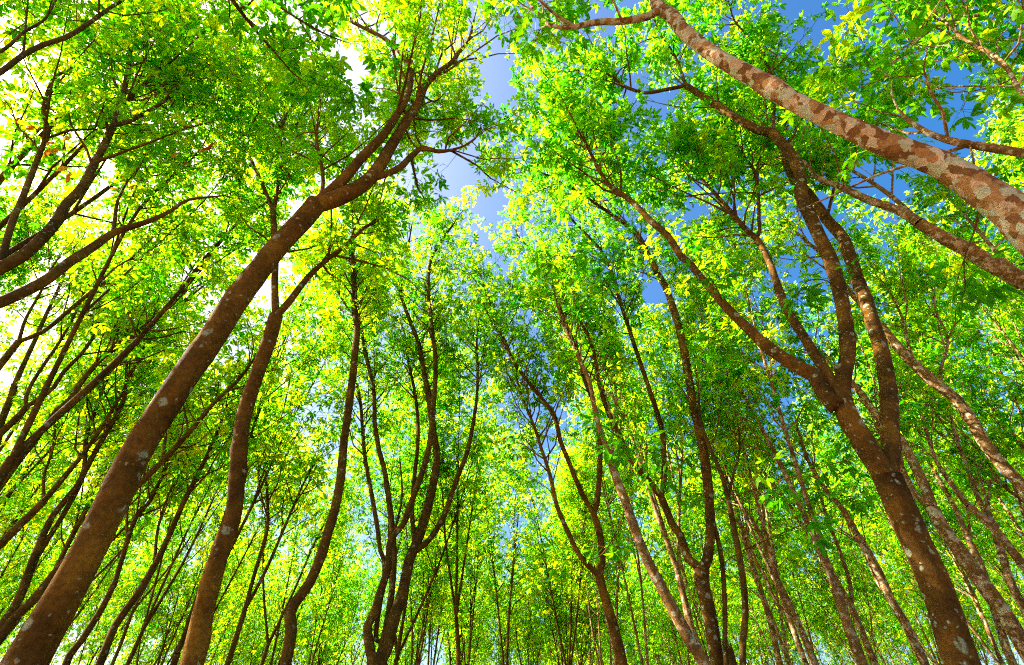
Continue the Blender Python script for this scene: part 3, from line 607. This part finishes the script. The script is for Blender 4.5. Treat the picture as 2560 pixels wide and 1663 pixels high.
for k_, (lab, Y0, lines) in enumerate((
    ('dark trunk by the left edge forking into two parallel limbs behind the thick leaning trunk', 10.3, [
        ln([(0, 1570), (40, 1513), (75, 1426), (90, 1385)], (21, 19), 0), ln([(90, 1385), (95, 1369), (132, 1288), (190, 1219), (232, 1140), (280, 1059), (310, 998), (313, 968), (333, 921), (367, 850), (400, 780)], (16, 13, 10, 5), 0),
        ln([(80, 1415), (121, 1346), (161, 1282), (207, 1190), (216, 1092), (242, 1018), (269, 944), (303, 870), (340, 800)], (13, 11, 8, 4), .6)]),
    ('mossy limb rising from the lower left corner under the thick leaning trunk', 9.0, [
        ln([(0, 1593), (52, 1530), (98, 1484), (144, 1426)], (24, 20), 0), ln([(144, 1426), (250, 1310), (357, 1202), (408, 1151), (470, 1085), (536, 1006), (594, 952), (648, 880)], (18, 16, 12, 6), .4),
        ln([(408, 1151), (415, 1090), (440, 1020), (450, 960)], (8, 4), .4)]),
    ('thin dark limb forking at the left edge below the pale sky gap', 9.2, [
        ln([(-40, 1130), (0, 1086), (54, 1032), (64, 1018)], (16, 14), 0), ln([(64, 1018), (66, 990), (84, 951), (118, 900), (152, 850), (190, 780), (225, 695)], (9, 7, 4), 0),
        ln([(64, 1018), (101, 995), (135, 968), (158, 931), (202, 887), (229, 850), (326, 731), (366, 673)], (11, 8, 4), .4)]),
    ('smooth bare limb bending at an elbow left of the thick leaning trunk', 9.0, [
        ln([(-60, 1290), (0, 1215), (47, 1150), (91, 1096)], (18, 15), 0), ln([(91, 1096), (141, 1028), (178, 998), (199, 961), (256, 894), (296, 867), (323, 850), (380, 800), (450, 760), (540, 690)], (14, 13, 9, 4), .3, k=((.18, 1, .3),)),
        ln([(296, 867), (330, 800), (350, 740), (345, 690)], (7, 4), .4)]),
    ('dark limb slanting from the left edge at two thirds height down', 10.0, [
        ln([(-50, 1420), (0, 1363), (63, 1300), (109, 1254)], (20, 17), 0), ln([(109, 1254), (150, 1205), (196, 1150), (240, 1090), (290, 1010), (330, 940)], (14, 10, 5), .3), ln([(109, 1254), (110, 1190), (130, 1130), (140, 1060)], (8, 4), .4)]),
    ('forked dark limb at the left edge just under the grey mossy limb', 6.5, [
        ln([(-60, 980), (0, 912), (47, 854)], (18, 15), 0), ln([(47, 854), (65, 796), (105, 724), (123, 680), (150, 640)], (8, 4), 0), ln([(47, 854), (109, 829), (174, 775), (232, 727), (290, 684), (362, 612), (417, 557)], (11, 9, 4), .3)]),
    ('pale lichen-coated stem rising along the left edge', 9.8, [
        ln([(-30, 1160), (0, 1062), (27, 995), (37, 961)], (16, 14), 0), ln([(37, 961), (64, 900), (88, 850), (116, 785), (145, 724), (170, 660)], (12, 9, 5), .2)]),
    ('brown stem starting between the two big left trunks, lower one near the bottom edge', 11.5, [
        ln([(150, 1700), (173, 1639), (201, 1605), (253, 1524), (288, 1455)], (18, 14), 0), ln([(288, 1455), (317, 1357), (340, 1294), (374, 1254), (414, 1167), (440, 1080)], (12, 10, 5), .2), ln([(317, 1357), (320, 1250), (335, 1160)], (7, 4), .5)]),
    ('long bowed brown stem between the two big left trunks', 11.0, [
        ln([(253, 1651), (288, 1564), (340, 1490), (386, 1415)], (19, 16), 0), ln([(386, 1415), (420, 1346), (455, 1265), (507, 1161), (535, 1100), (570, 1010)], (14, 11, 5), .2), ln([(386, 1415), (395, 1320), (420, 1240), (440, 1200)], (8, 4), .4)]),
    ('thin dark tree with a narrow fork right of the knotty trunk', 12.5, [
        ln([(570, 1657), (595, 1580), (612, 1525)], (14, 12), 0), ln([(612, 1525), (639, 1426), (668, 1323), (668, 1236), (662, 1150), (670, 1060)], (10, 8, 4), .2), ln([(612, 1525), (662, 1432), (702, 1340), (754, 1219), (790, 1150)], (9, 7, 4), .4)]),
)):
    queue_tree('l%d' % k_, lab, 'dark', Y0, lines, 60 + k_, crown=1.5, length=1.2, per=9, level=0 if Y0 > 8 else 1, bias=.62, h0=5.5, sides=9)

# --- trees of the near rows whose crowns hang into the top of the picture
def l3(P3, r, **k): return dict(P3=P3, r=r, **k)
queue_tree('P', 'low bough of large dark leaves hanging into the top edge left of centre', 'dark', 1.5, [
    l3([(-3.7, -1.7, -.2), (-3.6, -1.6, 3), (-3.5, -1.4, 6), (-3.4, -1.3, 8)], (.16, .12, .10, .08)),
    l3([(-3.5, -1.4, 6), (-3.65, 0.0, 7.8), (-3.75, 1.3, 9.1), (-3.7, 1.9, 9.5), (-3.4, 2.6, 9.7)], (.055, .045, .032, .022, .012), s0=.45),
    l3([(-3.7, 1.0, 8.9), (-3.2, 1.6, 9.3), (-2.8, 2.0, 9.6), (-2.5, 2.2, 9.8)], (.022, .018, .012, .007), s0=.2),
    l3([(-3.4, -1.3, 8), (-3.2, -.6, 10), (-3.0, 0, 12.5), (-2.8, .3, 14)], (.06, .05, .03, .015)),
    l3([(-3.4, -1.3, 8), (-3.9, -2.2, 10), (-4.2, -2.8, 12), (-4.3, -3, 14)], (.06, .05, .03, .015)),
], 26, crown=.95, per=8, level=2, bias=0.28, h0=6.5, n_leaf=300, sides=12, length=.8)

for key, a, k in _Q: LINES = np.concatenate([LINES, build_tree(*a, dry=True, **k)])
LINES = LINES[(LINES[:, 0] > -60) & (LINES[:, 0] < 2620) & (LINES[:, 1] > -60) & (LINES[:, 1] < 1720)]
for key, a, k in _Q: T_[key] = build_tree(*a, **k)

# ------------------------------------------------------------------ near twigs with leaves big enough to pick out one by one
def sprig(key, attach, pts, n, tint, seed, size=1.0, s0=.3, bk='dark'):
    root, done, base = T_[key]; rng = np.random.default_rng(seed); best = None
    for dp, dP in done:
        q = np.hypot(dp[:, 0] - attach[0], dp[:, 1] - attach[1]); k = int(np.argmin(q))
        if best is None or q[k] < best[0]: best = (q[k], dP[k])
    P = [best[1]] + [ray(x, y) * t + np.array([0, 0, CAM_Z]) for x, y, t in pts]
    P = np.array(P); r = np.linspace(.011, .004, len(P)); P, r = spline(P, r, .1)
    v, f = trunk_tube(P, r, 6, rng, .08)
    geo = [(v, f)]; T = nrm(np.gradient(P, axis=0)); orgs = []
    nodes = max(2, n // 5); tips, dirs = [P[-1]], [T[-1]]
    for j in range(nodes - 1):
        i = int(len(P) * rng.uniform(s0, .97)); d = T[i] * .6 + rng.normal(0, .6, 3); d /= np.linalg.norm(d); e = P[i] + d * rng.uniform(.12, .4)
        geo.append(tubes(np.array([[P[i], (P[i] + e) / 2 + rng.normal(0, .015, 3), e]]), np.array([[.005, .004, .0028]]), 4)); tips.append(e); dirs.append(d)
    v, f = join(geo); tw = link('twig', mesh_from('twig', v - base, f, BARK[bk], smooth=True), root)
    o, b, s_, t = whorl_leaves(np.array(tips), np.array(dirs), rng, max(3, n // len(tips)), tint)
    leaf_objects(tw, base, o, b, s_ * size, t, rng)
sprig('L', (2440, 365), [(2445, 470, 4.5), (2440, 560, 4.4), (2410, 650, 4.3), (2415, 715, 4.2)], 22, 0.05, 1, 1.0, .6)
sprig('G', (2098, 724), [(2060, 700, 6.9), (2015, 705, 6.7), (1990, 745, 6.5)], 26, 0.05, 2, 1.0, .2)
sprig('G', (1809, 760), [(1780, 700, 7.4), (1745, 665, 7.0)], 16, 0.06, 3)
sprig('G', (1859, 811), [(1830, 850, 7.3), (1790, 880, 6.9)], 16, 0.06, 4)
sprig('Fk', (1769, 1190), [(1700, 1150, 8.5), (1640, 1135, 7.4), (1560, 1100, 6.4), (1500, 1060, 6.1)], 44, 0.09, 5, 1.0, .4)
sprig('Fk', (1769, 1250), [(1720, 1240, 8.5), (1680, 1215, 7.4), (1640, 1200, 6.6)], 22, 0.12, 12, 1.0, .4)
sprig('Fk', (1593, 586), [(1560, 640, 7.8), (1510, 655, 7.0), (1480, 650, 6.6)], 24, 0.06, 6)
sprig('Fk', (1499, 622), [(1440, 640, 7.6), (1390, 640, 6.8), (1360, 660, 6.5)], 24, 0.06, 7)
sprig('r4', (1820, 1249), [(1926, 1209, 7.5), (2064, 1166, 6.3), (2137, 1145, 5.9)], 28, 0.10, 8, 1.0, .5)
sprig('r5', (1806, 1409), [(1864, 1373, 8.2), (1991, 1318, 7.2), (2064, 1275, 6.4), (2155, 1235, 5.9)], 28, 0.12, 9, 1.0, .35)
sprig('M', (1567, 1264), [(1540, 1330, 7.6), (1500, 1390, 7.0), (1440, 1400, 6.6), (1385, 1395, 6.3)], 22, 0.08, 10, 1.0, .4)
# --- a few dry single leaves still hanging among the top left limbs
DV, DF = leaflet(.155, .066, .5, .15, .3, 2)
DRY_ME = [mesh_from('dry_leaf', DV, DF, DRY, np.full(len(DV), t)) for t in (.05, .25, .6, .9)]
rd = np.random.default_rng(9); rootN, doneN, baseN = T_['N']
allN = np.concatenate([np.column_stack([dp, dP]) for dp, dP in doneN])
for col, pts in ((0, ((377, 245), (392, 231), (420, 248), (440, 252), (391, 291), (466, 308), (478, 306), (495, 322), (505, 328), (532, 357), (530, 372), (438, 375), (470, 402), (53, 293))),
                 (2, ((24, 240), (5, 252), (92, 317), (182, 343), (140, 358), (125, 370), (150, 372), (171, 418), (172, 436), (186, 433), (450, 382))),
                 (3, ((203, 33), (310, 437), (335, 462), (352, 450), (300, 475)))):
    for x, y in pts:
        k = int(np.argmin(np.hypot(allN[:, 0] - x, allN[:, 1] - y))); d = ray(x, y)
        t_ = np.linalg.norm(allN[k, 2:] - np.array([0, 0, CAM_Z])) / np.linalg.norm(d) * .93
        o = link('dry_leaf', DRY_ME[min(3, col + int(rd.integers(0, 2)))], rootN)
        o.location = d * t_ + np.array([0, 0, CAM_Z]) - baseN; o.rotation_euler = (rd.uniform(-.7, .7), rd.uniform(.2, 1.3), rd.uniform(0, 6.3)); o.scale = (rd.uniform(.9, 1.2),) * 3
# --- broken dead trunk between the stems right of the V-forked tree
def stump():
    rng = np.random.default_rng(3); d = ray(1832, 1663); b = d * 9.2 + np.array([0, 0, CAM_Z]); d2 = ray(1831, 1608) * 9.2 + np.array([0, 0, CAM_Z])
    top = d2[2]; P = np.array([[b[0] - .06, b[1], -.2], [b[0] - .02, b[1], 1.5], [b[0], b[1], top - .5], [b[0], b[1], top - .1], [b[0], b[1], top]])
    P, r = spline(P, np.array([.13, .095, .08, .078, .07]), .12); v, f = trunk_tube(P, r, 14, rng, .12)
    v = v.copy(); v[-14:, 2] += rng.uniform(-.22, .16, 14); v[-28:-14, 2] += rng.uniform(-.05, .05, 14)
    c = len(v); v = np.vstack([v, [[b[0], b[1], top - .3]]])
    f = np.vstack([f] + [[[c - 14 + i, c - 14 + (i + 1) % 14, c, c]] for i in range(14)])
    base = np.array([b[0], b[1], 0]); me = bpy.data.meshes.new('dead_stump')
    me.from_pydata((v - base).tolist(), [], [tuple(q[:3]) if q[2] == q[3] else tuple(q) for q in f.tolist()]); me.materials.append(BARK['dark'])
    o = link('dead_stump', me, None, base); o['label'] = 'short broken dark dead trunk at the bottom edge right of the V-forked tree'; o['category'] = 'stump'
stump()

# ------------------------------------------------------------------ the plantation rows behind
def plantation_tree(seed):
    """one free-standing tree: trunk, steep limbs, leafy crown; returns part meshes in local coordinates"""
    rng = np.random.default_rng(seed); H = rng.uniform(13.5, 17.0); hf = rng.uniform(3.2, 6.5); r0 = rng.uniform(.065, .10)
    lean = rng.normal(0, .35, 2)
    def wob(a, b, n, amp):
        t = np.linspace(0, 1, n)[:, None]; p = a + (b - a) * t; p[1:-1] += rng.normal(0, amp, (n - 2, 3)) * np.array([1, 1, .3]); return p
    fork = np.array([lean[0], lean[1], hf]); parts = []; org_ = []
    P, r = spline(wob(np.array([0, 0, -.25]), fork, 5, .07), np.linspace(r0 * 1.3, r0 * .85, 5), .5)
    kn = [(rng.uniform(.3, .98), rng.uniform(0, 6), rng.uniform(.1, .3)) for _ in range(3)]
    parts.append(('trunk', [trunk_tube(P, r, 8, rng, .06, kn)]))
    nl = int(rng.integers(2, 5)); a0 = rng.uniform(0, 6.3)
    for i in range(nl):
        a = a0 + i * 6.283 / nl + rng.normal(0, .35); sp = rng.uniform(.8, 2.3); top = H * rng.uniform(.8, 1.0)
        tip = fork + np.array([math.cos(a) * sp, math.sin(a) * sp, top - hf])
        mid = fork + (tip - fork) * .5 + np.array([math.cos(a), math.sin(a), 0]) * sp * rng.uniform(-.15, .2)
        pts = np.array([fork, fork + (mid - fork) * .5 + rng.normal(0, .08, 3), mid, mid + (tip - mid) * .5 + rng.normal(0, .14, 3), tip])
        rr = r0 * rng.uniform(.5, .75); Ps, rs = spline(pts, np.array([rr, rr * .85, rr * .62, rr * .36, .010]), .5)
        geo = [trunk_tube(Ps, rs, 6, rng, .07)]; stems = [(Ps, rs)]
        for _ in range(int(rng.integers(1, 3))):
            k = int(len(Ps) * rng.uniform(.25, .55)); a2 = a + rng.normal(0, 1.1)
            e = Ps[k] + np.array([math.cos(a2) * rng.uniform(.7, 1.7), math.sin(a2) * rng.uniform(.7, 1.7), (H * rng.uniform(.75, .98) - Ps[k][2]) * rng.uniform(.6, 1)])
            q, qr = spline(wob(Ps[k].copy(), e, 4, .12), np.linspace(rs[k] * .65, .008, 4), .5)
            geo.append(trunk_tube(q, qr, 5, rng, .06)); stems.append((q, qr))
        for (q, qr) in stems:
            G = grow(q, qr, rng, 6.2, .95, 1.0, .2)
            if G is None: continue
            geo += [tubes(G[0], G[1], 4), tubes(G[2], G[3], 3)]; org_.append((G[4], G[5]))
        parts.append(('limb', geo))
    tips = np.concatenate([x[0] for x in org_]); dirs = np.concatenate([x[1] for x in org_])
    lv = whorl_leaves(tips, dirs, rng, 9, rng.uniform(.42, .66))
    return parts, lv, rng
VAR = []
for v_ in range(10):
    parts, lv, rng = plantation_tree(100 + v_)
    meshes = {}
    for bk in ('dark', 'pale'):
        meshes[bk] = []
    geo_me = [(nm, mesh_from(nm, *join(g), BARK['dark'], smooth=True)) for nm, g in parts]
    cm = leaves_mesh('crown', *lv, 0, rng, LEAF)
    thin = rng.random(len(lv[0])) < .5
    VAR.append((geo_me, cm, leaves_mesh('crown', lv[0][thin], lv[1][thin], lv[2][thin] * 1.32, lv[3][thin], 0, rng, LEAF)))
PALE = [[(nm, me.copy()) for nm, me in g] for g, _, _ in VAR]
for g in PALE:
    for nm, me in g: me.materials[0] = BARK['pale']
used = [(b[0], b[1]) for _, _, b in T_.values()]
rngb = np.random.default_rng(77)
ORD = 'first second third fourth fifth sixth seventh eighth ninth tenth eleventh twelfth'.split()
FAR = {'left': ('slim dark tree in the crowded far rows on the left', 'far trees in the left rows'),
       'lane': ('slender tree far off where the open lane closes', 'far trees closing the lane'),
       'right': ('slim pale-barked tree in the far rows on the right', 'far trees in the right rows')}
NEAR = {'left': ('slim dark tree, %s back among the slim ones in %s row left of lane', 'slim trees in the left rows'),
        'lane': ('slender tree standing in the lane, %s back', 'slender trees standing in the lane'),
        'right': ('slim pale-barked tree, %s back among the slim ones in %s row right of lane', 'slim trees in the right rows')}
spots = []
for side, rows in (('left', (-4.2, -10.8, -16.5, -22, -27.5, -33)), ('right', (4.4, 9.2, 14.5, 20, 25.5, 31, 36.5))):
    for ri, xr in enumerate(rows):
        y = -4.0 + rngb.uniform(0, 2)
        while y < 62:
            x = xr + rngb.normal(0, .35); yy = y + rngb.normal(0, .3); y += 3.1 + .02 * max(y, 0)
            if yy < 8.5 and abs(x) < 6: continue
            spots.append((side, ri, x, yy, None))
for x, yy in ((-8.0, 4.4), (-6.5, 6.1), (-6.9, 12.8)): spots.append(('left', 6, x, yy, None))
for x, yy in ((5.9, 9.2), (6.4, 12.6)): spots.append(('right', 7, x, yy, None))
for x, yy in ((-1.3, 17.5), (1.6, 21), (-.4, 25), (2.2, 28), (-2.2, 29), (.6, 33), (-1.2, 38), (1.8, 42), (0, 48), (-2, 54), (2, 58)): spots.append(('lane', 0, x, yy, None))
count = {}; n_bg = 0
for side, ri, x, yy, _ in spots:
    if ri < 6 and any((x - a) ** 2 + (yy - b) ** 2 < 2.3 ** 2 for a, b in used): continue
    P = np.array([[x, yy, h] for h in (5, 9, 13, 16)]); px, py, d = proj(P)
    if not ((px > -180) & (px < 2740) & (py > -150) & (py < 1700) & (d > .5)).any(): continue
    dist = math.hypot(x, yy)
    if dist > 62: continue
    v = int(rngb.integers(0, len(VAR)))
    root = link('rubber_tree', None, None, (x, yy, 0)); root.rotation_euler.z = rngb.uniform(0, 6.28)
    s = rngb.uniform(.88, 1.1); root.scale = (s, s, s * rngb.uniform(.95, 1.08))
    root['category'] = 'tree'
    k = count[side, ri] = count.get((side, ri), -1) + 1
    if dist < 30 and k < 12:
        lab = NEAR[side][0] % ((ORD[k], ORD[ri]) if side != 'lane' else ORD[k])
        if side == 'left' and ri == 6: lab = 'slim dark tree, %s back, standing between the first and second left rows' % ORD[k]
        if side == 'right' and ri == 7: lab = 'slim pale tree, %s back, standing between the first and second right rows' % ORD[k]
        root['label'] = lab; root['group'] = NEAR[side][1]
    else: root['label'], root['group'] = FAR[side]
    for nm, me in (PALE[v] if side == 'right' else VAR[v][0]): link(nm, me, root)
    c = link('crown', VAR[v][1 if dist < 30 else 2], root); c['kind'] = 'stuff'
    n_bg += 1
print('background trees', n_bg)
